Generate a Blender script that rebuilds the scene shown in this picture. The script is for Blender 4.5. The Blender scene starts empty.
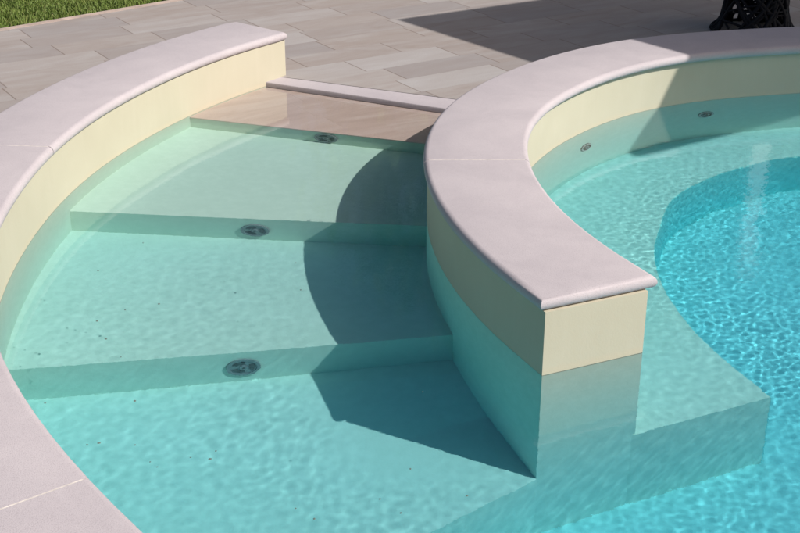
import bpy, bmesh, math, random
from mathutils import Vector, Matrix, noise
from mathutils.geometry import tessellate_polygon
random.seed(7)
MNEE = True
S = bpy.context.scene
COL = S.collection
R = math.radians

# ------------------------------------------------------------------ helpers
def obj(name, bm, m=None, parent=None, smooth=False):
    me = bpy.data.meshes.new(name)
    bmesh.ops.recalc_face_normals(bm, faces=bm.faces[:])
    if smooth:
        for f in bm.faces: f.smooth = True
    bm.to_mesh(me); bm.free()
    o = bpy.data.objects.new(name, me); COL.objects.link(o)
    if m: me.materials.append(m)
    if parent: o.parent = parent
    return o
def tag(o, label=None, cat=None, group=None, kind=None):
    if label: o['label'] = label
    if cat: o['category'] = cat
    if group: o['group'] = group
    if kind: o['kind'] = kind
    return o
def empty(name, loc=(0, 0, 0)):
    o = bpy.data.objects.new(name, None); COL.objects.link(o); o.location = loc
    o.empty_display_size = .05
    return o
def copy_tree(o, parent=None):
    c = o.copy(); COL.objects.link(c)
    if parent: c.parent = parent
    for ch in [x for x in bpy.data.objects if x.parent == o]:
        copy_tree(ch, c)
    return c
def smooth_by_angle(o, ang=35):
    me = o.data
    for p in me.polygons: p.use_smooth = True
    bm = bmesh.new(); bm.from_mesh(me)
    for e in bm.edges:
        if len(e.link_faces) == 2 and e.calc_face_angle(0) > R(ang): e.smooth = False
    bm.to_mesh(me); bm.free()

def bspline(P, n=10):
    P = [Vector(p) for p in P]
    P = [2*P[0]-P[1]] + P + [2*P[-1]-P[-2]]
    out = []
    def ev(i, t):
        b = ((1-t)**3, 3*t**3-6*t*t+4, -3*t**3+3*t*t+3*t+1, t**3)
        return sum((P[i+k]*b[k] for k in range(4)), Vector((0, 0)))/6
    for i in range(len(P)-3):
        for k in range(n): out.append(ev(i, k/n))
    out.append(ev(len(P)-4, 1.0))
    return out
def offset(P, d):
    out = []
    for i in range(len(P)):
        t = (P[min(i+1, len(P)-1)]-P[max(i-1, 0)]).normalized()
        out.append(P[i]+Vector((t.y, -t.x))*d)
    return out
def area(P):
    return .5*sum(P[i].x*P[(i+1) % len(P)].y-P[(i+1) % len(P)].x*P[i].y for i in range(len(P)))
def prism(bm, poly, z0, z1, topz=None):
    """solid between z0 and z1; topz(x,y) may give a sloping top"""
    if area(poly) < 0: poly = poly[::-1]
    n = len(poly)
    lo = [bm.verts.new((p.x, p.y, z0)) for p in poly]
    hi = [bm.verts.new((p.x, p.y, topz(p.x, p.y) if topz else z1)) for p in poly]
    for i in range(n):
        j = (i+1) % n
        bm.faces.new((lo[i], lo[j], hi[j], hi[i]))
    tri = tessellate_polygon([[Vector((p.x, p.y, 0)) for p in poly]])
    for a, b, c in tri:
        try:
            bm.faces.new((hi[a], hi[b], hi[c])); bm.faces.new((lo[c], lo[b], lo[a]))
        except ValueError: pass
def inset(poly, offs):
    """poly CCW; offs[i] = inset of the edge i -> i+1"""
    n = len(poly); out = []
    for i in range(n):
        a, b, c = poly[i-1], poly[i], poly[(i+1) % n]
        t1, t2 = (b-a).normalized(), (c-b).normalized()
        n1, n2 = Vector((-t1.y, t1.x)), Vector((-t2.y, t2.x))
        d1, d2 = offs[i-1], offs[i]
        cr = t1.x*t2.y-t1.y*t2.x
        if abs(cr) < .05:
            out.append(b+(n1*d1+n2*d2)/2)
        else:
            p1 = b+n1*d1; p2 = b+n2*d2
            s = ((p2-p1).x*t2.y-(p2-p1).y*t2.x)/cr
            out.append(p1+t1*s)
    return out
def rounded_slab(bm, poly, flags, z0, z1, r, rt=None):
    """slab with a full bullnose on flagged edges"""
    if area(poly) < 0:
        n = len(poly); poly = poly[::-1]; flags = [flags[(n-2-i) % n] for i in range(n)]
    rings = []
    K = 5
    h = (z1-z0)/2; zc = (z0+z1)/2
    for k in range(-K, K+1):
        a = k/K*math.pi/2
        d = r*(1-math.cos(a)); z = zc+h*math.sin(a)
        q = inset(poly, [d if f else 0.0 for f in flags])
        rings.append([bm.verts.new((p.x, p.y, z)) for p in q])
    n = len(poly)
    for A, Bq in zip(rings, rings[1:]):
        for i in range(n):
            j = (i+1) % n
            bm.faces.new((A[i], A[j], Bq[j], Bq[i]))
    for ring in (rings[0], rings[-1]):
        tri = tessellate_polygon([[Vector((v.co.x, v.co.y, 0)) for v in ring]])
        for a, b, c in tri:
            try: bm.faces.new((ring[a], ring[b], ring[c]))
            except ValueError: pass
def tube(bm, pts, rad, seg=6, closed=False, flat=1.0):
    pts = [Vector(p) for p in pts]; n = len(pts); rings = []
    for i, p in enumerate(pts):
        a = pts[i-1] if (i or closed) else pts[0]
        b = pts[(i+1) % n] if (closed or i < n-1) else pts[-1]
        t = (b-a).normalized()
        u = t.cross(Vector((0, 0, 1)))
        if u.length < .05: u = t.cross(Vector((1, 0, 0)))
        u.normalize(); v = t.cross(u)
        rings.append([bm.verts.new(p+u*rad*flat*math.cos(2*math.pi*k/seg)+v*rad*math.sin(2*math.pi*k/seg)) for k in range(seg)])
    m = n if closed else n-1
    for i in range(m):
        A, Bq = rings[i], rings[(i+1) % n]
        for k in range(seg):
            bm.faces.new((A[k], A[(k+1) % seg], Bq[(k+1) % seg], Bq[k]))
    if not closed:
        bm.faces.new(rings[0]); bm.faces.new(rings[-1][::-1])

# ------------------------------------------------------------------ materials
def mat(name):
    m = bpy.data.materials.new(name); m.use_nodes = True
    nt = m.node_tree; nt.nodes.clear()
    out = nt.nodes.new('ShaderNodeOutputMaterial')
    return m, nt, out
class N:
    def __init__(s, nt): s.nt = nt
    def new(s, t, **kw):
        n = s.nt.nodes.new('ShaderNode'+t)
        for k, v in kw.items():
            if hasattr(n, k): setattr(n, k, v)
        return n
    def link(s, a, b): s.nt.links.new(a, b)
    def math(s, op, a, b=None, c=None):
        n = s.new('Math', operation=op)
        for i, x in enumerate((a, b, c)):
            if x is None: continue
            if isinstance(x, (int, float)): n.inputs[i].default_value = x
            else: s.link(x, n.inputs[i])
        return n.outputs[0]
    def noise(s, vec, scale, detail=3, rough=.5, dist=0):
        n = s.new('TexNoise'); s.link(vec, n.inputs['Vector'])
        n.inputs['Scale'].default_value = scale; n.inputs['Detail'].default_value = detail
        n.inputs['Roughness'].default_value = rough; n.inputs['Distortion'].default_value = dist
        return n.outputs['Fac']
    def ramp(s, fac, stops):
        n = s.new('ValToRGB'); s.link(fac, n.inputs[0])
        e = n.color_ramp.elements
        while len(e) < len(stops): e.new(.5)
        for x, (p, c) in zip(e, stops):
            x.position = p; x.color = (c[0], c[1], c[2], 1)
        return n.outputs[0]
    def mix(s, f, a, b, blend='MIX'):
        n = s.new('Mix', data_type='RGBA', blend_type=blend)
        if isinstance(f, (int, float)): n.inputs[0].default_value = f
        else: s.link(f, n.inputs[0])
        for k, x in ((6, a), (7, b)):
            if isinstance(x, (tuple, list)): n.inputs[k].default_value = (x[0], x[1], x[2], 1)
            else: s.link(x, n.inputs[k])
        return n.outputs[2]
    def principled(s, out, col, rough=.6, spec=.5, metal=0, bump=None, bs=.3, bd=.002):
        p = s.new('BsdfPrincipled')
        if isinstance(col, (tuple, list)): p.inputs['Base Color'].default_value = (*col[:3], 1)
        else: s.link(col, p.inputs['Base Color'])
        if isinstance(rough, (int, float)): p.inputs['Roughness'].default_value = rough
        else: s.link(rough, p.inputs['Roughness'])
        p.inputs['Specular IOR Level'].default_value = spec
        p.inputs['Metallic'].default_value = metal
        if bump is not None:
            b = s.new('Bump'); b.inputs['Strength'].default_value = bs; b.inputs['Distance'].default_value = bd
            s.link(bump, b.inputs['Height']); s.link(b.outputs[0], p.inputs['Normal'])
        s.link(p.outputs[0], out.inputs['Surface'])
        return p
def coords(n):
    g = n.new('NewGeometry'); return g.outputs['Position']

def m_coping():
    m, nt, out = mat('coping stone'); n = N(nt); P = coords(n)
    fine = n.noise(P, 420, 2, .6); mid = n.noise(P, 38, 4, .6); big = n.noise(P, 4.5, 4, .6, .6)
    c = n.ramp(big, [(.3, (.43, .39, .418)), (.7, (.495, .45, .475))])
    c = n.mix(n.math('MULTIPLY', n.math('SUBTRACT', mid, .35), .35), c, (.57, .525, .54))
    c = n.mix(n.ramp(fine, [(.38, (.5, .5, .5)), (.46, (0, 0, 0))]), c, (.32, .28, .30))
    h = n.math('ADD', fine, n.math('MULTIPLY', mid, .6))
    n.principled(out, c, .78, .3, bump=h, bs=.35, bd=.0015)
    return m
def m_plaster():
    m, nt, out = mat('cream plaster'); n = N(nt); P = coords(n)
    mp = n.new('Mapping'); n.link(P, mp.inputs[0]); mp.inputs['Scale'].default_value = (1, 1, .12)
    drip = n.noise(mp.outputs[0], 30, 4, .6); big = n.noise(P, 3.2, 3, .5); fine = n.noise(P, 160, 3, .6)
    c = n.ramp(big, [(.3, (.48, .445, .345)), (.7, (.52, .485, .38))])
    c = n.mix(n.ramp(drip, [(.5, (0, 0, 0)), (.75, (.12, .12, .12))]), c, (.60, .55, .47))
    # rust-coloured scum line just above the water
    sep = n.new('SeparateXYZ'); n.link(P, sep.inputs[0])
    z = n.math('ADD', sep.outputs[2], n.math('MULTIPLY', drip, -.012))
    line = n.ramp(n.math('MULTIPLY', z, 20), [(0, (.5, .5, .5)), (.35, (0, 0, 0))])
    c = n.mix(n.math('MULTIPLY', line, .45), c, (.62, .47, .32))
    n.principled(out, c, .75, .25, bump=n.math('ADD', fine, n.math('MULTIPLY', drip, .2)), bs=.3, bd=.001)
    return m
def m_floor(name='pale pool plaster', tint=None):
    m, nt, out = mat(name); n = N(nt); P = coords(n)
    fine = n.noise(P, 90, 4, .65); big = n.noise(P, 3.5, 4, .6, .5); mid = n.noise(P, 28, 3, .6)
    c = n.ramp(big, [(.3, (.74, .84, .70)), (.7, (.79, .89, .75))])
    c = n.mix(n.ramp(mid, [(.4, (.35, .35, .35)), (.65, (0, 0, 0))]), c, (.66, .77, .63))
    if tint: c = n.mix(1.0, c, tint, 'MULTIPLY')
    n.principled(out, c, .8, .2, bump=n.math('ADD', fine, mid), bs=.3, bd=.002)
    return m
TPHI = -1.00413
def m_paving(name, pink=False):
    m, nt, out = mat(name); n = N(nt); P = coords(n)
    rot = n.new('VectorRotate', rotation_type='Z_AXIS'); n.link(P, rot.inputs['Vector'])
    rot.inputs['Angle'].default_value = -(TPHI+math.pi/2)      # x runs along the rows
    sep = n.new('SeparateXYZ'); n.link(rot.outputs[0], sep.inputs[0])
    u, v = sep.outputs[0], sep.outputs[1]                       # v = -(old v)
    W, Lt = .205, .525
    rv = n.math('DIVIDE', n.math('ADD', v, .02), W)
    row = n.math('FLOOR', rv); fv = n.math('FRACT', rv)
    wn = n.new('TexWhiteNoise', noise_dimensions='1D'); n.link(row, wn.inputs['W'])
    uu = n.math('DIVIDE', n.math('ADD', u, n.math('MULTIPLY', wn.outputs['Value'], Lt)), Lt)
    til = n.math('FLOOR', uu); fu = n.math('FRACT', uu)
    comb = n.new('CombineXYZ'); n.link(row, comb.inputs[0]); n.link(til, comb.inputs[1])
    wt = n.new('TexWhiteNoise', noise_dimensions='3D'); n.link(comb.outputs[0], wt.inputs['Vector'])
    tv = wt.outputs['Value']
    c2 = n.new('CombineXYZ'); n.link(n.math('ADD', n.math('MULTIPLY', u, .28), n.math('MULTIPLY', tv, 37)), c2.inputs[0])
    n.link(v, c2.inputs[1]); n.link(n.math('MULTIPLY', tv, 11), c2.inputs[2])
    streak = n.noise(c2.outputs[0], 8, 5, .55, 1.6); cloud = n.noise(c2.outputs[0], 4.5, 4, .6, 1.2)
    fine = n.noise(P, 260, 2, .5)
    if pink:
        c = n.ramp(streak, [(.2, (.60, .41, .34)), (.5, (.74, .54, .47)), (.8, (.84, .68, .62))])
        c = n.mix(n.math('MULTIPLY', cloud, .5), c, (.78, .60, .54))
    else:
        c = n.ramp(streak, [(.25, (.29, .245, .225)), (.45, (.345, .305, .29)), (.6, (.37, .34, .33)), (.8, (.425, .405, .405))])
        c = n.mix(n.ramp(cloud, [(.35, (0, 0, 0)), (.7, (.6, .6, .6))]), c, (.30, .25, .225))
        c = n.mix(n.ramp(tv, [(0, (.55, .55, .55)), (.6, (0, 0, 0))]), c, (.27, .25, .255))
        c = n.mix(n.ramp(tv, [(.7, (0, 0, 0)), (1, (.5, .5, .5))]), c, (.43, .42, .43))
    c = n.mix(n.ramp(fine, [(.3, (.3, .3, .3)), (.5, (0, 0, 0))]), c, (.25, .21, .2))
    # joints: short ones read dark, the long ones barely
    du = n.math('MULTIPLY', n.math('MINIMUM', fu, n.math('SUBTRACT', 1, fu)), Lt)
    dv = n.math('MULTIPLY', n.math('MINIMUM', fv, n.math('SUBTRACT', 1, fv)), W)
    ju = n.ramp(n.math('MULTIPLY', du, 100), [(.22, (1, 1, 1)), (.42, (0, 0, 0))])
    jv = n.ramp(n.math('MULTIPLY', dv, 100), [(.08, (.22, .22, .22)), (.2, (0, 0, 0))])
    j = n.math('MAXIMUM', ju, jv)
    if not pink: c = n.mix(n.math('MULTIPLY', j, .65), c, (.17, .125, .105))
    h = n.math('SUBTRACT', n.math('MULTIPLY', streak, .3), n.math('MULTIPLY', j, .6))
    n.principled(out, c, .62, .35, bump=h, bs=.4, bd=.003)
    return m
def m_simple(name, col, rough=.5, metal=0, spec=.5, ns=60, var=.25):
    m, nt, out = mat(name); n = N(nt); P = coords(n)
    f = n.noise(P, ns, 4, .6)
    d = tuple(x*(1-var) for x in col); b = tuple(min(1, x*(1+var)) for x in col)
    n.principled(out, n.ramp(f, [(.3, d), (.7, b)]), rough, spec, metal, bump=f, bs=.2, bd=.001)
    return m
def m_grass(name, blade=False):
    m, nt, out = mat(name); n = N(nt); P = coords(n)
    f = n.noise(P, 9, 4, .6); g = n.noise(P, 120 if blade else 40, 2, .5)
    c = n.ramp(f, [(.3, (.07, .115, .02)), (.55, (.12, .18, .03)), (.75, (.21, .23, .06))])
    c = n.mix(n.ramp(g, [(.4, (0, 0, 0)), (.7, (.7, .7, .7))]), c, (.17, .23, .07) if blade else (.06, .045, .025))
    if blade: c = n.mix(n.ramp(n.noise(P, 55, 3, .7), [(.55, (0, 0, 0)), (.68, (.7, .7, .7))]), c, (.26, .21, .10))
    n.principled(out, c, .6, .3)
    return m
def m_water():
    m, nt, out = mat('pool water'); n = N(nt); P = coords(n)
    sep = n.new('SeparateXYZ'); n.link(P, sep.inputs[0])
    if MNEE:
        g = n.new('BsdfGlass'); g.inputs['IOR'].default_value = 1.33; g.inputs['Roughness'].default_value = 0
        # fine ripples, a little stronger over the round basin
        dx = n.math('DIVIDE', n.math('SUBTRACT', sep.outputs[0], 2.0), 1.16); dy = n.math('DIVIDE', n.math('SUBTRACT', sep.outputs[1], 4.0), 1.06)
        d = n.math('SQRT', n.math('ADD', n.math('MULTIPLY', dx, dx), n.math('MULTIPLY', dy, dy)))
        mask = n.math('ADD', n.math('MULTIPLY', n.ramp(d, [(.86, (1, 1, 1)), (1, (0, 0, 0))]), .06), .12)
        hh = n.math('ADD', n.noise(P, 55, 2, .5, .3), n.math('MULTIPLY', n.noise(P, 110, 2, .5), .4))
        b = n.new('Bump'); b.inputs['Strength'].default_value = 1; b.inputs['Distance'].default_value = .00085
        n.link(n.math('MULTIPLY', hh, mask), b.inputs['Height']); n.link(b.outputs[0], g.inputs['Normal'])
        n.link(g.outputs[0], out.inputs['Surface'])
    else:
        fr = n.new('Fresnel'); fr.inputs['IOR'].default_value = 1.33
        tr = n.new('BsdfTransparent'); gl = n.new('BsdfGlossy'); gl.inputs['Roughness'].default_value = .02
        mx = n.new('MixShader'); n.link(fr.outputs[0], mx.inputs[0]); n.link(tr.outputs[0], mx.inputs[1]); n.link(gl.outputs[0], mx.inputs[2])
        n.link(mx.outputs[0], out.inputs['Surface'])
    if MNEE: return m
    ab = n.new('VolumeAbsorption'); ab.inputs['Color'].default_value = WATER_COL
    ab.inputs['Density'].default_value = WATER_DEN
    n.link(ab.outputs[0], out.inputs['Volume'])
    return m
def m_body():
    m, nt, out = mat('water body'); n = N(nt)
    ab = n.new('VolumeAbsorption'); ab.inputs['Color'].default_value = WATER_COL
    ab.inputs['Density'].default_value = WATER_DEN
    n.link(ab.outputs[0], out.inputs['Volume'])
    return m
WATER_COL = (.0, .79, .999, 1); WATER_DEN = 1.2
M = dict(coping=m_coping(), plaster=m_plaster(), floor=m_floor(), basin=m_floor('water-tinted basin plaster', (.76, .98, 1.01)), basinw=m_floor('water-tinted basin wall plaster', (.47, .92, 1.0)), paving=m_paving('paving tiles'),  # both basin tints carry the blue of deep water in their colour
         ledge=m_paving('pink ledge stone', True), water=m_water(),
         mortar=m_simple('pale mortar', (.62, .57, .53), .9), steel=m_simple('dull steel', (.30, .32, .32), .5, .25, ns=300),
         dark=m_simple('dark recess', (.11, .12, .115), .6), wicker=m_simple('black wicker', (.004, .005, .009), .7, spec=.25, ns=200),
         grassb=m_grass('lawn ground'), grass=m_grass('grass blade', True), speck=m_simple('dark speck', (.12, .15, .13), .7),
         fabric=m_simple('pale canvas', (.62, .58, .52), .9), pole=m_simple('white painted metal', (.75, .74, .72), .4),
         leaf=m_grass('tree leaf', True), bark=m_simple('bark', (.12, .085, .06), .9, ns=20),
         render=m_simple('pale wall render', (.62, .58, .52), .9, ns=4, var=.06), tile=m_simple('roof tile', (.33, .16, .10), .8, ns=9),
         glass=m_simple('dark window pane', (.03, .035, .04), .08, ns=3))

# ------------------------------------------------------------------ pool plan (metres, water at z = 0)
HC, TH, WID = .221, .038, .35
C_ctl = [(3.9, 3.1), (3.87, 3.7), (3.68, 4.3), (3.3, 4.85), (2.78, 5.27), (2.3, 5.45),
         (1.92, 5.451), (1.585, 5.373), (1.253, 5.283), (.942, 5.086), (.661, 4.762), (.445, 4.344), (.4, 3.792), (.558, 3.171), (.991, 2.524)]
L_ctl = [(-.288, 5.889), (-.704, 5.416), (-.984, 4.871), (-1.162, 4.284), (-1.194, 3.65), (-1.118, 2.993), (-.81, 2.327), (-.276, 1.662), (.35, 1.1)]
Ci = bspline([Vector(p) for p in C_ctl], 8)
Li = bspline([Vector(p) for p in L_ctl], 8)
# trim the ends
endCi, endCo = Vector((.678, 3.016)), Vector((.357, 2.870))
Ci = [p for p in Ci if not (p.y < 3.10 and p.x < 1.2)]
endLi, endLo = Vector((-.512, 5.637)), Vector((-.762, 5.806+.04))
Li = [p for p in Li if p.y < 5.60]
def strip(inner, d0, d1, n0=None):
    return offset(inner, d0), offset(inner, d1)

def wall_outline(kind, a, b):
    """plan lines of the wall between offsets a (inner) and b (outer)"""
    if kind == 'C':
        I, O = offset(Ci, a), offset(Ci, b)
        ax = (endCo-endCi).normalized()
        eI, eO = endCi+ax*a, endCo-ax*(WID-b)
        back = Vector((-ax.y, ax.x)); back = back if back.y > 0 else -back
        sh = back*.002
        return I+[eI+sh], O+[eO+sh]
    I, O = offset(Li, a), offset(Li, b)
    ax = (endLo-endLi).normalized()
    bk = Vector((ax.y, -ax.x)); bk = bk if bk.y < 0 else -bk
    return [endLi+ax*a+bk*min(a, .004)]+I, [endLo-ax*(WID-b)+bk*min(a, .004)]+O

def coping(kind, joints, root):
    I, O = wall_outline(kind, 0, WID)
    n = len(I)
    cuts = []
    for (q) in joints:
        q = Vector(q); cuts.append(min(range(n), key=lambda i: (I[i]-q).length))
    ends = [0]+sorted(cuts)+[n-1]
    for s, e in zip(ends, ends[1:]):
        a, b = list(I[s:e+1]), list(O[s:e+1])
        g = .0022
        if s != 0:
            t = (I[s+1]-I[s]).normalized()*g; a[0] = a[0]+t; b[0] = b[0]+t
        if e != n-1:
            t = (I[e-1]-I[e]).normalized()*g; a[-1] = a[-1]+t; b[-1] = b[-1]+t
        poly = a+b[::-1]
        fl = [True]*(len(a)-1)+[e == n-1]+[True]*(len(b)-1)+[s == 0]
        bm = bmesh.new(); rounded_slab(bm, poly, fl, HC-TH, HC, TH*.5)
        o = obj('coping_stone', bm, M['coping'], root); smooth_by_angle(o, 40)
    # mortar that fills the joints, a hair below the stone
    for i in sorted(cuts):
        t = (I[i+1]-I[i-1]).normalized(); ax = (O[i]-I[i]).normalized()
        c = [I[i]+ax*.017-t*.003, O[i]-ax*.017-t*.003, O[i]-ax*.017+t*.003, I[i]+ax*.017+t*.003]
        bm = bmesh.new(); prism(bm, c, HC-TH+.004, HC-.0003); obj('mortar_joint', bm, M['mortar'], root)

def low_wall(name, kind, a, b, joints, label, cat):
    I, O = wall_outline(kind, a, b)
    mid = I[len(I)//2]
    root = empty(name); tag(root, label, cat)
    bm = bmesh.new(); prism(bm, I+O[::-1], -.004, HC-TH-.0005)
    o = obj('plaster_wall', bm, M['plaster'], root); smooth_by_angle(o, 30)
    bm = bmesh.new(); prism(bm, I+O[::-1], -1.0, -.004)
    o = obj('underwater_lining', bm, M['floor'], root); smooth_by_angle(o, 30)
    coping(kind, joints, root)
    return root
wL = low_wall('curved_pool_wall', 'L', .012, WID-.02, [(-1.17, 4.05), (-.60, 2.07)],
              'long curved low wall with pale stone coping along the left side of the stepped shallow pool', 'low wall')
wC = low_wall('curved_pool_wall', 'C', .028, WID-.014, [(.415, 3.94), (2.3, 5.45), (3.3, 4.85)],
              'C-shaped low wall with square front end and pale stone coping, parting the steps from the round basin', 'low wall')

def mid(P, d=WID/2): return offset(P, d)
LM, CM = mid(Li), mid(Ci)
CMf = CM+[(endCi+endCo)/2+Vector((-.01, .05))]

def clip(P, y0, y1):      # part of the polyline with y in (y0, y1), sorted by falling y
    return [p for p in P if y0 < p.y < y1]
LMs = [LM[0]+(LM[0]-LM[3]).normalized()*.5]+[p for p in LM]
CMs = [p for p in CMf if p.x < .9]          # front leg of the C, falling y
def line_at(A, Bq, x):
    A, Bq = Vector(A), Vector(Bq); t = (x-A.x)/(Bq.x-A.x); return A+(Bq-A)*t
def extend_to(A, Bq, path, side):
    """where the line A-B meets the polyline path"""
    A, Bq = Vector(A), Vector(Bq); d = Bq-A
    best = None
    for p, q in zip(path, path[1:]):
        e = q-p; cr = d.x*e.y-d.y*e.x
        if abs(cr) < 1e-9: continue
        s = ((p-A).x*e.y-(p-A).y*e.x)/cr; t = ((p-A).x*d.y-(p-A).y*d.x)/cr
        if -.001 <= t <= 1.001:
            if best is None or abs(s-(0 if side == 'L' else 1)) < abs(best-(0 if side == 'L' else 1)): best = s
    return A+d*best
E0 = [(-.841, 5.074), (.097, 4.759)]
E1 = [(-1.101, 4.150), (.079, 4.035)]
E2 = [(-1.089, 3.188), (.076, 3.391)]
E3 = [(.078, 2.674), (.365, 2.862)]
def block(name, A, Bq, z, label=None, topz=None, m='floor', frontpts=None, front=None, z0=-1.0):
    a0, a1 = extend_to(*A, LMs, 'L'), extend_to(*A, CMs, 'C')
    if front: b0, b1 = front
    else: b0, b1 = extend_to(*Bq, LMs, 'L'), extend_to(*Bq, CMs, 'C')
    left = [p for p in LMs if min(a0.y, b0.y)+.01 < p.y < max(a0.y, b0.y)-.01]; left.sort(key=lambda p: p.y)
    right = [p for p in CMs if min(a1.y, b1.y)+.01 < p.y < max(a1.y, b1.y)-.01]; right.sort(key=lambda p: -p.y)
    poly = [a0, a1]+right+([b1] if not frontpts else frontpts)+[b0]+left
    bm = bmesh.new(); prism(bm, poly, z0, z, topz)
    o = obj(name, bm, M[m]); tag(o, kind='structure'); return o
STRIP = [(-.546, 5.500), (.197, 5.133)]
STRIPB = [(-.502+.035, 5.546+.035), (.22+.035, 5.208+.055)]
block('pool_ledge', STRIP, E0, -.026)
block('entry_ledge', STRIP, [(-.841, 5.070), (.097, 4.755)], -.015, m='ledge', z0=-.0255)
block('upper_pool_step', E0, E1, -.150)
block('middle_pool_step', E1, E2, -.335)
# third level slopes down to the front edge, whose left end lies out of frame
e2m = Vector((0, 3.37))
def slope(x, y):
    d = (3.37-y)
    return -.50-.12*max(0, min(1, d/.6))
fl = extend_to((-.8, 2.10), (.078, 2.674), LMs, 'L')
P3 = extend_to(E3[0], (E3[0][0]-.6, E3[0][1]-.39), LMs[::-1], 'L')
def third():
    a0, a1 = extend_to(*E2, LMs, 'L'), extend_to(*E2, CMs, 'C')
    b0 = P3; left = sorted([p for p in LMs if b0.y+.01 < p.y < a0.y-.01], key=lambda p: p.y)
    right = sorted([p for p in CMs if 2.98 < p.y < a1.y-.01], key=lambda p: -p.y)
    poly = [a0, a1]+right+[Vector((.45, 2.96)), Vector((.376, 2.882)), Vector((.362, 2.872)), Vector(E3[0]), b0]+left
    # finer top so that the slope is followed
    bm = bmesh.new(); prism(bm, poly, -1.0, 0, slope)
    o = obj('lower_pool_step', bm, M['floor']); tag(o, kind='structure')
third()
# bench round the basin
deep = [(3.5, 2.85), (3.42, 3.6), (3.12, 4.3), (2.65, 4.82), (2.15, 5.06), (1.693, 5.084), (1.406, 4.949), (1.209, 4.80), (1.061, 4.615),
        (.969, 4.37), (.903, 4.122), (.890, 3.86), (.925, 3.606), (.985, 3.40), (1.072, 3.184)]
def catmull(P, n=6):
    P = [Vector(p) for p in P]; P = [2*P[0]-P[1]]+P+[2*P[-1]-P[-2]]; out = []
    for i in range(1, len(P)-2):
        for k in range(n):
            t = k/n
            out.append(.5*((2*P[i])+(P[i+1]-P[i-1])*t+(2*P[i-1]-5*P[i]+4*P[i+1]-P[i+2])*t*t+(3*P[i]-P[i-1]-3*P[i+1]+P[i+2])*t**3))
    out.append(P[-2]); return out
D = catmull(deep)
bm = bmesh.new()
prism(bm, CM+[Vector((.52, 3.06)), Vector((.60, 2.995)), Vector((.653, 3.0035))]+D[::-1], -1.0, -.50)
o = obj('basin_bench', bm, M['floor']); smooth_by_angle(o, 30); tag(o, kind='structure')
# turquoise of deep water put into plaster colour: riser skin and pool floor
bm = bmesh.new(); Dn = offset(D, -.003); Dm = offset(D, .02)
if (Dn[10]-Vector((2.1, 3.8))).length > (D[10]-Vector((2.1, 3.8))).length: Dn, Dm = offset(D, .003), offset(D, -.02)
prism(bm, Dn+Dm[::-1], -.95, -.503); o = obj('basin_wall_tint', bm, M['basinw']); smooth_by_angle(o, 30); tag(o, kind='structure')
# floor of the deep part
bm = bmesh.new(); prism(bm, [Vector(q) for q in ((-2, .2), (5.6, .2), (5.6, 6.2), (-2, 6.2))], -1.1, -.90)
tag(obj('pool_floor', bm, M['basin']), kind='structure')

# ------------------------------------------------------------------ paving with the pool cut out
hole = [p for p in LM][::-1]+[Vector(((endLi+endLo)/2))-Vector((.0, .1)), Vector((-.52, 5.58))]
sB = [Vector(STRIPB[0]), Vector(STRIPB[1])]
hole = LM[::-1] + [extend_to(*STRIPB, LMs, 'L'), extend_to(*STRIPB, CMs, 'C')]
cstart = min(range(len(CM)), key=lambda i: (CM[i]-hole[-1]).length)
hole += [p for p in CM[:cstart][::-1]] + [Vector((4.08, 2.75)), Vector((4.3, 2.5)), Vector((4.3, 1.0)), Vector((.5, .98))]
outer = [Vector((-6, 3.06)), Vector((-6, -5)), Vector((9, -5)), Vector((9, 16.3))]
def ring_solid(name, outer, hole, z0, z1, m):
    bm = bmesh.new()
    if area(outer) < 0: outer = outer[::-1]
    if area(hole) < 0: hole = hole[::-1]
    allp = outer+hole
    for zz in (z1, z0):
        vs = [bm.verts.new((p.x, p.y, zz)) for p in allp]
        for a, b, c in tessellate_polygon([[Vector((p.x, p.y, 0)) for p in outer], [Vector((p.x, p.y, 0)) for p in hole]]):
            try: bm.faces.new((vs[a], vs[b], vs[c]))
            except ValueError: pass
        if zz == z1: top = vs
        else: bot = vs
    no = len(outer)
    for lo, hi in ((0, no), (no, no+len(hole))):
        for i in range(lo, hi):
            j = i+1 if i+1 < hi else lo
            bm.faces.new((bot[i], bot[j], top[j], top[i]))
    return obj(name, bm, m)
tag(ring_solid('paving', outer, hole, -1.0, .020, M['paving']), kind='structure')
# pale stone edging between paving and ledge
a0, a1 = extend_to(*STRIPB, LMs, 'L'), extend_to(*STRIPB, CMs, 'C')
b0, b1 = extend_to(*STRIP, LMs, 'L'), extend_to(*STRIP, CMs, 'C')
bm = bmesh.new(); rounded_slab(bm, [a0-Vector((0, .003)), a1-Vector((0, .003)), b1, b0], [False, False, True, False], -.012, .0190, .003)
o = obj('stone_edging', bm, M['coping']); smooth_by_angle(o, 40)
tag(o, 'thin pale stone edging strip between the tiled paving and the shallow pink ledge', 'edging')
bm = bmesh.new()
t_ = Vector((.7486, .6630)); n_ = Vector((-.6630, .7486)); p_ = Vector((-2.083, 6.513))
prism(bm, [p_-t_*4.5+n_*-.055, p_+t_*9+n_*-.055, p_+t_*9-n_*.004, p_-t_*4.5-n_*.004], -.05, .0212)
tag(obj('paving_edge', bm, m_simple('pinkish edge mortar', (.42, .33, .29), .9, ns=12)), kind='structure')
# lawn: everything beyond the paving
big = [Vector((-250, -250)), Vector((250, -250)), Vector((250, 250)), Vector((-250, 250))]
tag(ring_solid('lawn_ground', big, [p.copy() for p in outer], -.4, .012, M['grassb']), kind='structure')

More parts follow.
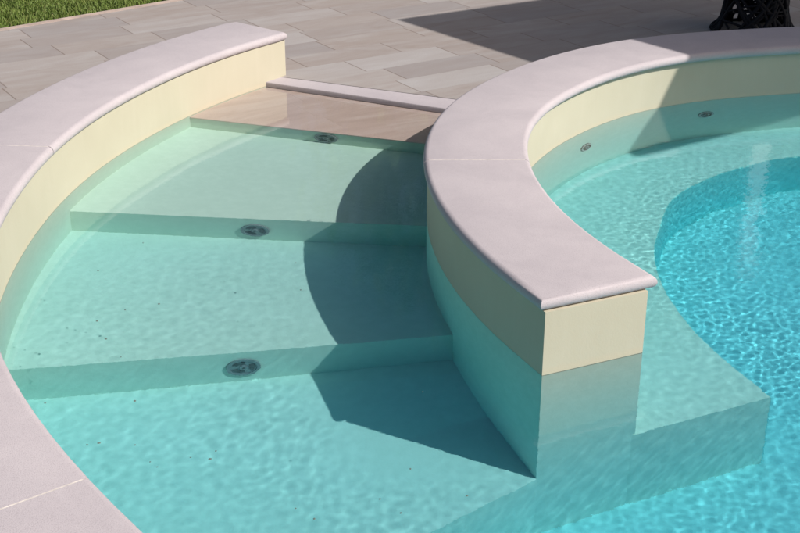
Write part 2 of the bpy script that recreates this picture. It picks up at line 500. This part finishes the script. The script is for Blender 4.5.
# ------------------------------------------------------------------ water
def churn(x, y):            # calm over the steps, lively in the deep round basin and along the main pool
    d = math.hypot((x-2.05)/1.04, (y-3.95)/.94)
    k = .5+.5*math.tanh((1.0-d)*7)
    m = max(0, min(1, (x-.72-(y-2.6)*.5)/.5))*max(0, min(1, (3.15-y)/.3))
    return max(k, .45*m)
def sstep(a, b, x):
    t = max(0, min(1, (x-a)/(b-a))); return t*t*(3-2*t)
def wave(x, y, wd=1.0):
    k = churn(x, y)
    v = Vector((x, y, 0))
    h = .00024*noise.noise(v*4)*sstep(.02, .25, wd)
    q = 1.0
    if x < .5 and y > 3.7: q = sstep(4.12, 3.75, y)       # still next to the ledge
    q *= sstep(.05, .32, wd)*(1+.7*noise.noise(v*1.9))                              # and along every wall
    if q > .01:
        h += q*(.00014*noise.noise(v*12)+.00009*noise.noise(v*27+Vector((3, 9, 1)))+.00004*noise.noise(v*46))
    if k > .02:
        k *= 1+.9*noise.noise(v*1.6+Vector((4, 4, 4)))
        u = Vector((x+.25*y, y*1.2-.2*x, 0))
        h += k*(.0005*noise.noise(u*7+Vector((1, 5, 2)))+.00012*noise.noise(u*24+Vector((7, 1, 3)))+.00013*noise.noise(u*54))
    return h
def water():
    import numpy as np
    def axis(lo, a, b, hi, fine, coarse):
        return np.concatenate([np.arange(lo, a, coarse), np.arange(a, b, fine), np.arange(b, hi+coarse*.5, coarse)])
    xs = axis(-1.6, -1.22, 2.30, 4.4, .0072, .02); ys = axis(.9, 2.0, 5.25, 5.85, .0072, .02)
    nx, ny = len(xs)-1, len(ys)-1
    pts = []
    def dense(L):
        for a, b in zip(L, L[1:]):
            n_ = max(1, int((b-a).length/.03))
            for i in range(n_): pts.append(tuple(a+(b-a)*(i/n_)))
    dense(offset(Li, .01)); dense(offset(Ci, .028)+[endCi, endCo]+offset(Ci, WID-.014)[::-1])
    P_ = np.array(pts); vs = []
    for y in ys:
        near = P_[np.abs(P_[:, 1]-y) < .3]
        dd = np.sqrt(((xs[:, None]-near[None, :, 0])**2+(y-near[None, :, 1])**2).min(1)) if len(near) else np.ones(nx+1)
        vs.extend((float(x), float(y), wave(float(x), float(y), float(d))) for x, d in zip(xs, dd))
    fs = [(j*(nx+1)+i, j*(nx+1)+i+1, (j+1)*(nx+1)+i+1, (j+1)*(nx+1)+i) for j in range(ny) for i in range(nx)]
    me = bpy.data.meshes.new('water'); me.from_pydata(vs, [], fs)
    me.polygons.foreach_set('use_smooth', [True]*len(fs))
    me.materials.append(M['water'])
    o = bpy.data.objects.new('water', me); COL.objects.link(o)
    return tag(o, kind='structure')
W_ = water()
bm = bmesh.new(); prism(bm, [Vector(q) for q in ((-1.59, .91), (4.39, .91), (4.39, 5.84), (-1.59, 5.84))], -1.05, .011)
tag(obj('water_body', bm, m_body()), kind='structure')

SUN_AZ, SUN_EL = R(-24), R(42.5)

# ------------------------------------------------------------------ fittings in the pool
def disc(bm, c, nrm, r0, r1, z0, z1, seg=28, a0=0, a1=2*math.pi):
    """ring (or full disc when r0 = 0) of thickness z0..z1 along nrm"""
    nrm = nrm.normalized(); u = nrm.cross(Vector((0, 0, 1))).normalized(); v = u.cross(nrm)
    full = abs(a1-a0) > 6.28
    k = seg if full else seg+1
    def ring(r, z): return [bm.verts.new(c+u*r*math.cos(a0+(a1-a0)*i/seg)+v*r*math.sin(a0+(a1-a0)*i/seg)+nrm*z) for i in range(k)]
    A, Bq = ring(r1, z0), ring(r1, z1)
    rng = range(k) if full else range(k-1)
    for i in rng: bm.faces.new((A[i], A[(i+1) % k], Bq[(i+1) % k], Bq[i]))
    if r0 > 0:
        Cq, Dq = ring(r0, z1), ring(r0, z0)
        for i in rng:
            j = (i+1) % k
            bm.faces.new((Bq[i], Bq[j], Cq[j], Cq[i])); bm.faces.new((Cq[i], Cq[j], Dq[j], Dq[i])); bm.faces.new((Dq[i], Dq[j], A[j], A[i]))
        if not full:
            bm.faces.new((A[0], Bq[0], Cq[0], Dq[0])); bm.faces.new((A[-1], Dq[-1], Cq[-1], Bq[-1]))
    else:
        bm.faces.new(Bq); bm.faces.new(A[::-1])
def inlet(c, nrm, r, label, group, name='pool_inlet', turn=.4):
    c, nrm = Vector(c), Vector(nrm).normalized()
    root = empty(name, c); tag(root, label, 'pool fitting', group)
    o0 = Vector((0, 0, 0))
    bm = bmesh.new()
    disc(bm, o0, nrm, 0, r*.97, -.004, .004); disc(bm, o0, nrm, r*.80, r, 0, .0075)
    f = obj('face_plate', bm, M['steel'], root); smooth_by_angle(f, 30)
    for i in range(3):
        a = turn+i*2*math.pi/3; 
        bm = bmesh.new(); disc(bm, o0, nrm, r*.36, r*.68, .0042, .0056, 10, a, a+1.35); obj('slot', bm, M['dark'], root)
    bm = bmesh.new(); disc(bm, o0, nrm, 0, r*.24, .004, .010, 16); h = obj('hub', bm, M['steel'], root); smooth_by_angle(h, 30)
    bm = bmesh.new(); disc(bm, o0, nrm, 0, r*.10, .0101, .0112, 10); obj('screw', bm, M['dark'], h)
    return root
def riser_point(E, x): return line_at(*E, x)
def nrm_of(E):
    A, Bq = Vector(E[0]), Vector(E[1]); t = (Bq-A).normalized(); return Vector((t.y, -t.x, 0))
GI = 'round inlets on the step risers'
for E, x, z, lab in ((E0, -.300, -.088, 'round grey inlet disc on the topmost riser, just below the pink ledge'),
                     (E1, -.507, -.250, 'round grey inlet disc on the middle underwater riser'),
                     (E2, -.463, -.430, 'round grey inlet disc on the lowest underwater riser, largest of the three')):
    q = riser_point(E, x); inlet((q.x, q.y, z), nrm_of(E), .0515, lab, GI)
def nozzle(x, z, label):
    W = offset(Ci, .028)
    i = min(range(len(W)), key=lambda k: abs(W[k].x-x)+(0 if W[k].y > 4.6 else 9))
    a, b = W[i], W[i+1]; 
    if (b.x-x)*(a.x-x) > 0: a, b = W[i-1], W[i]
    q = a+(b-a)*((x-a.x)/(b.x-a.x)); t = (b-a).normalized(); nn = Vector((-t.y, t.x, 0))
    root = empty('hydromassage_jet', (q.x, q.y, z)); tag(root, label, 'jet nozzle', 'jet nozzles in the basin wall')
    o0 = Vector((0, 0, 0))
    bm = bmesh.new(); disc(bm, o0, nn, .026, .036, -.003, .006); disc(bm, o0, nn, 0, .027, -.003, .0015)
    f = obj('flange', bm, M['mortar'], root); smooth_by_angle(f, 30)
    bm = bmesh.new(); disc(bm, o0, nn, .0245, .0275, .0015, .0078); disc(bm, o0, nn, .036, .0385, -.002, .004)
    obj('gasket', bm, M['dark'], root)
    bm = bmesh.new(); disc(bm, o0, nn, .008, .0145, .0015, .010); obj('nozzle', bm, M['steel'], root)
    bm = bmesh.new(); disc(bm, o0, nn, .016, .022, .0016, .0032, 10, 2.4, 5.2); obj('slot', bm, M['dark'], root)
nozzle(.755, -.205, 'small round jet nozzle on the lit part of the basin wall, nearer the wall end')
nozzle(1.335, -.200, 'small round jet nozzle on the shaded part of the basin wall')

# tiny dark specks floating on the calm water
SP = [(-.622, 2.54), (-.573, 2.468), (-.553, 2.447), (-.742, 2.973), (-.734, 2.54), (-.708, 2.548), (-.428, 2.515), (-.437, 2.481), (-.483, 2.487), (-.225, 2.287), (-.661, 2.743), (-.882, 2.732), (-.043, 2.323), (.003, 2.271), (-.182, 2.249), (.025, 2.442), (.149, 2.336), (.058, 2.792), (-.826, 3.741), (-.697, 3.295), (-.804, 3.076), (-.852, 3.185), (-.324, 3.587), (-.787, 3.255), (-.923, 3.524), (-.294, 3.392)]
bm = bmesh.new()
bmesh.ops.create_uvsphere(bm, u_segments=8, v_segments=5, radius=1)
for v in bm.verts: v.co = Vector((v.co.x*.0033, v.co.y*.0025, v.co.z*.0009))
s0 = obj('floating_speck', bm, M['speck'], smooth=True)
for i, (x, y) in enumerate(SP):
    o = s0 if i == 0 else s0.copy()
    if i: COL.objects.link(o)
    o.location = (x, y, wave(x, y)+.0006); o.rotation_euler.z = random.random()*3
    k = random.choice((.7, .9, 1.0, 1.35)); o.scale = (k, k, 1)
    tag(o, 'tiny dark speck of debris floating on the calm water over the pool steps', 'speck', 'specks floating on the shallow water')

# ------------------------------------------------------------------ woven stool behind the basin wall
def stool(x, y):
    root = empty('woven_stool', (x, y, .02)); tag(root, 'black woven stool with flared lattice base on the shaded paving behind the basin wall', 'stool')
    rnd = random.Random(5)
    def rad(z): return .150+.072*math.exp(-z/.045)*(1 if z < .5 else 1)+.05*((z-.2)/.25)**2*(1 if z > .2 else .15)
    bm = bmesh.new()
    for i in range(54):
        a = rnd.random()*2*math.pi; dirn = rnd.choice((-1, 1)); tw = dirn*rnd.uniform(.3, 2.6)
        pts = []
        for k in range(15):
            t = k/14; z = .006+.404*t
            th = a+tw*t+.10*math.sin(6*t+i)
            r = rad(z)+.004*math.sin(9*t+i*1.3)
            pts.append((r*math.cos(th), r*math.sin(th), z))
        tube(bm, pts, rnd.uniform(.007, .012), 5)
    for z, rr in ((.010, rad(.01)), (.055, rad(.055)), (.12, rad(.12)), (.2, rad(.2)), (.41, rad(.41))):
        pts = [((rr+.004*math.sin(5*a+z*40))*math.cos(a), (rr+.004*math.sin(5*a+z*40))*math.sin(a), z+.012*math.sin(3*a+z*60)*(z > .02)) for a in [2*math.pi*k/40 for k in range(40)]]
        tube(bm, pts, .0085 if z < .02 or z > .4 else .006, 6, closed=True)
    for k in range(26):      # short crossing strips
        a = rnd.random()*6.28; z = rnd.uniform(.03, .36); b = a+rnd.uniform(.4, 1.2)*rnd.choice((-1, 1)); z2 = min(.4, max(.01, z+rnd.uniform(-.12, .12)))
        pts = []
        for q in range(9):
            t = q/8; zz = z+(z2-z)*t; th = a+(b-a)*t; r = rad(zz)+.006
            pts.append((r*math.cos(th), r*math.sin(th), zz))
        tube(bm, pts, .0055, 5)
    obj('woven_base', bm, M['wicker'], root, smooth=True)
    bm = bmesh.new(); o0 = Vector((0, 0, .42)); disc(bm, o0, Vector((.0001, 0, 1)), 0, .235, 0, .05, 40)
    st = obj('seat', bm, M['wicker'], root); smooth_by_angle(st, 30)
    bm = bmesh.new()
    for k in range(3, 12):
        r = k*.02
        tube(bm, [(r*math.cos(2*math.pi*i/32), r*math.sin(2*math.pi*i/32), .471+.002*math.sin(8*2*math.pi*i/32+k)) for i in range(32)], .008, 5, closed=True)
    obj('woven_top', bm, M['wicker'], st, smooth=True)
stool(1.83, 6.50)

# ------------------------------------------------------------------ parasol that throws the big square shadow
e1 = Vector((math.cos(R(-53.2)), math.sin(R(-53.2)), 0)); e2 = Vector((math.cos(R(31)), math.sin(R(31)), 0))
PH, PWD = 2.30, 2.16
shift = Vector((math.cos(SUN_AZ), math.sin(SUN_AZ), 0))*((PH-.02)/math.tan(SUN_EL))
A = Vector((-.035, 6.712, 0))+shift
PL = PWD+.08
A = A+e2*.03
ctr = A+e1*PL/2+e2*PWD/2
root = empty('parasol', (ctr.x, ctr.y, .02)); tag(root, 'square pale parasol beside the round basin, throwing the dark square shadow on the paving', 'parasol')
cn = [(-1, -1), (1, -1), (1, 1), (-1, 1)]
bm = bmesh.new()
zc = PH-.02
lo = [bm.verts.new(e1*a*PL/2+e2*b*PWD/2+Vector((0, 0, zc))) for a, b in cn]
l2 = [bm.verts.new(e1*a*PL/2+e2*b*PWD/2+Vector((0, 0, zc+.012))) for a, b in cn]
ap, ap2 = bm.verts.new((0, 0, zc+.40)), bm.verts.new((0, 0, zc+.385))
for i in range(4):
    j = (i+1) % 4
    bm.faces.new((l2[i], l2[j], ap)); bm.faces.new((lo[j], lo[i], ap2)); bm.faces.new((lo[i], lo[j], l2[j], l2[i]))
cano = obj('canopy', bm, M['fabric'], root)
for a, b in cn:
    bm = bmesh.new(); tube(bm, [(0, 0, zc+.36), e1*a*PL*.49+e2*b*PWD*.49+Vector((0, 0, zc-.004))], .011, 6); obj('rib', bm, M['pole'], root, smooth=True)
bm = bmesh.new(); tube(bm, [(0, 0, .04), (0, 0, zc+.43)], .024, 14); o = obj('pole', bm, M['pole'], root); smooth_by_angle(o)
bm = bmesh.new(); disc(bm, Vector((0, 0, 0)), Vector((.0001, 0, 1)), 0, .05, zc+.42, zc+.46, 16); obj('finial', bm, M['pole'], root)
# its foot stands on a pillar block in the basin floor or on the paving
bm = bmesh.new(); disc(bm, Vector((0, 0, 0)), Vector((.0001, 0, 1)), 0, .28, .0, .05, 32); o = obj('base_plate', bm, M['steel'], root); smooth_by_angle(o, 30)

# ------------------------------------------------------------------ lawn blades, one object
def lawn():
    rnd = random.Random(3); vs, fs = [], []
    P0 = Vector((-2.083, 6.513)); t = Vector((.748, .664)); nn = Vector((-.664, .748))
    def blades(n, u0, u1, d0, d1, hs):
        for _ in range(n):
            u = rnd.uniform(u0, u1); d = rnd.uniform(d0, d1)+.012*noise.noise(Vector((u*14, 0, 2)))
            p = P0+t*u+nn*d
            if noise.noise(Vector((p.x*3, p.y*3, 0))) < -.45 and rnd.random() < .5: continue
            h = rnd.uniform(.4, 1)*hs*(1+.5*noise.noise(Vector((p.x*2.2, p.y*2.2, 4)))); wd = rnd.uniform(.0018, .0034)
            a = rnd.random()*6.283; l = rnd.uniform(.1, .9)*h; b = rnd.random()*6.283
            sx, sy = math.cos(a)*wd, math.sin(a)*wd; lx, ly = math.cos(b)*l, math.sin(b)*l
            k = len(vs); z = .012
            vs.extend([(p.x-sx, p.y-sy, z), (p.x+sx, p.y+sy, z), (p.x+sx*.8+lx*.4, p.y+sy*.8+ly*.4, z+h*.6), (p.x-sx*.8+lx*.4, p.y-sy*.8+ly*.4, z+h*.6), (p.x+lx, p.y+ly, z+h)])
            fs.extend([(k, k+1, k+2, k+3), (k+3, k+2, k+4)])
    blades(60000, -1.0, 1.9, -.004, 1.9, .030)
    blades(22000, -3.5, 7, .01, 4, .045)
    me = bpy.data.meshes.new('lawn_grass'); me.from_pydata(vs, [], fs); me.materials.append(M['grass'])
    o = bpy.data.objects.new('lawn_grass', me); COL.objects.link(o)
    tag(o, 'short green lawn grass growing beyond the tiled paving', 'grass', kind='stuff')
lawn()

# ------------------------------------------------------------------ surroundings that the water mirrors
def tree(name, x, y, h, rx, rz, label, seed, zb=.9):
    rnd = random.Random(seed)
    root = empty(name, (x, y, 0)); tag(root, label, 'tree', 'trees beyond the paving')
    bm = bmesh.new(); tube(bm, [(0, 0, -.1), (.05, 0, h*.35), (0, .04, h*.7)], .12, 8)
    for k in range(6):
        a = k*1.05+seed; tube(bm, [(0.02, 0, h*(.3+.06*k)), (math.cos(a)*rx*.6, math.sin(a)*rx*.6, h*(.45+.07*k))], .035, 5)
    obj('trunk', bm, M['bark'], root, smooth=True)
    vs, fs = [], []
    cl = []
    for k in range(46):
        a = rnd.random()*6.28; q = rnd.random()**.5; zz = rnd.uniform(-1, 1)
        rr = math.sqrt(max(0, 1-zz*zz))*q
        cl.append(Vector((math.cos(a)*rr*rx, math.sin(a)*rr*rx, zb+(h-zb)*(.5+.5*zz))))
    for k in range(9000):
        c = rnd.choice(cl); sg = rx*.20
        p = c+Vector((rnd.gauss(0, sg), rnd.gauss(0, sg), rnd.gauss(0, sg)))
        n1 = Vector((rnd.gauss(0, 1), rnd.gauss(0, 1), rnd.gauss(0, 1))).normalized()*.09
        n2 = n1.cross(Vector((rnd.gauss(0, 1), rnd.gauss(0, 1), 1))).normalized()*.06
        i = len(vs); vs.extend([p-n1, p+n2, p+n1, p-n2]); fs.append((i, i+1, i+2, i+3))
    me = bpy.data.meshes.new('crown'); me.from_pydata(vs, [], fs); me.materials.append(M['leaf'])
    o = bpy.data.objects.new('crown', me); COL.objects.link(o); o.parent = root
def pillar(x, y):
    root = empty('garden_pillar', (x, y, .02)); tag(root, 'slim square white pillar beyond the stool, mirrored as a pale stripe in the round basin', 'pillar')
    def sq(h): return [Vector((-h, -h)), Vector((h, -h)), Vector((h, h)), Vector((-h, h))]
    for nm, h, z0, z1 in (('shaft', .063, .12, 2.42), ('base', .085, 0, .12), ('cap', .09, 2.42, 2.47)):
        bm = bmesh.new(); prism(bm, sq(h), z0, z1); bmesh.ops.bevel(bm, geom=bm.edges[:], offset=.004, segments=2, affect='EDGES')
        obj(nm, bm, M['pole'], root)
pillar(2.68, 9.0)
tree('leafy_tree', .9, 15.5, 5.8, 1.5, 2, 'round green tree beyond the paving, mirrored darkly in the shallow steps', 1)
tree('leafy_tree', 3.4, 16.5, 6.6, 1.7, 2, 'tallest green tree beyond the paving, mirrored behind the round basin', 2)
tree('leafy_tree', 6.3, 17.5, 6.0, 1.7, 2, 'green tree beyond the right side of the paving', 3)
tree('leafy_tree', -6.5, 18.5, 4.2, 1.5, 2, 'small green tree standing alone on the lawn to the left', 4)

# ------------------------------------------------------------------ light, world, camera
w = bpy.data.worlds.new('World'); S.world = w; w.use_nodes = True
nt = w.node_tree; bg = nt.nodes['Background']
sky = nt.nodes.new('ShaderNodeTexSky'); sky.sky_type = 'NISHITA'; sky.sun_disc = False
sky.dust_density = 4.0; sky.ozone_density = .2; sky.sun_elevation = SUN_EL; sky.sun_rotation = math.pi/2-SUN_AZ
nt.links.new(sky.outputs[0], bg.inputs[0]); bg.inputs[1].default_value = .08
ld = bpy.data.lights.new('sun', 'SUN'); ld.energy = 5.0; ld.angle = R(.5); ld.color = (1, .95, .88)
so = bpy.data.objects.new('sun', ld); COL.objects.link(so)
sd = Vector((math.cos(SUN_AZ)*math.cos(SUN_EL), math.sin(SUN_AZ)*math.cos(SUN_EL), math.sin(SUN_EL)))
so.rotation_euler = sd.to_track_quat('Z', 'Y').to_euler(); so.location = sd*20
if MNEE:
    ld.cycles.is_caustics_light = True
    for o in bpy.data.objects:
        if o.type == 'MESH':
            if o.name == 'water_body': pass
            elif o.name == 'water': o.cycles.is_caustics_caster = True
            else: o.cycles.is_caustics_receiver = True
cd = bpy.data.cameras.new('camera'); co = bpy.data.objects.new('camera', cd); COL.objects.link(co)
pit, rol = .4242740, .0025104
cd.lens = 57.0166; cd.sensor_width = 36; cd.clip_end = 1000; cd.clip_start = .05
fw = Vector((0, math.cos(pit), -math.sin(pit))); up0 = Vector((0, math.sin(pit), math.cos(pit))); r0 = Vector((1, 0, 0))
rt = r0*math.cos(rol)+up0*math.sin(rol); up = up0*math.cos(rol)-r0*math.sin(rol)
mt = Matrix((rt, up, -fw)).transposed().to_4x4(); mt.translation = (0, 0, 1.60939)
co.matrix_world = mt
S.camera = co
S.view_settings.view_transform = 'Standard'; S.view_settings.look = 'None'; S.view_settings.gamma = 1
S.view_settings.use_curve_mapping = False; S.view_settings.exposure = -.03
S.render.engine = 'CYCLES'
S.cycles.use_denoising = True
S.cycles.max_bounces = 10; S.cycles.transmission_bounces = 8; S.cycles.diffuse_bounces = 4; S.cycles.glossy_bounces = 4
S.cycles.caustics_refractive = True; S.cycles.caustics_reflective = False
S.cycles.sample_clamp_indirect = 6
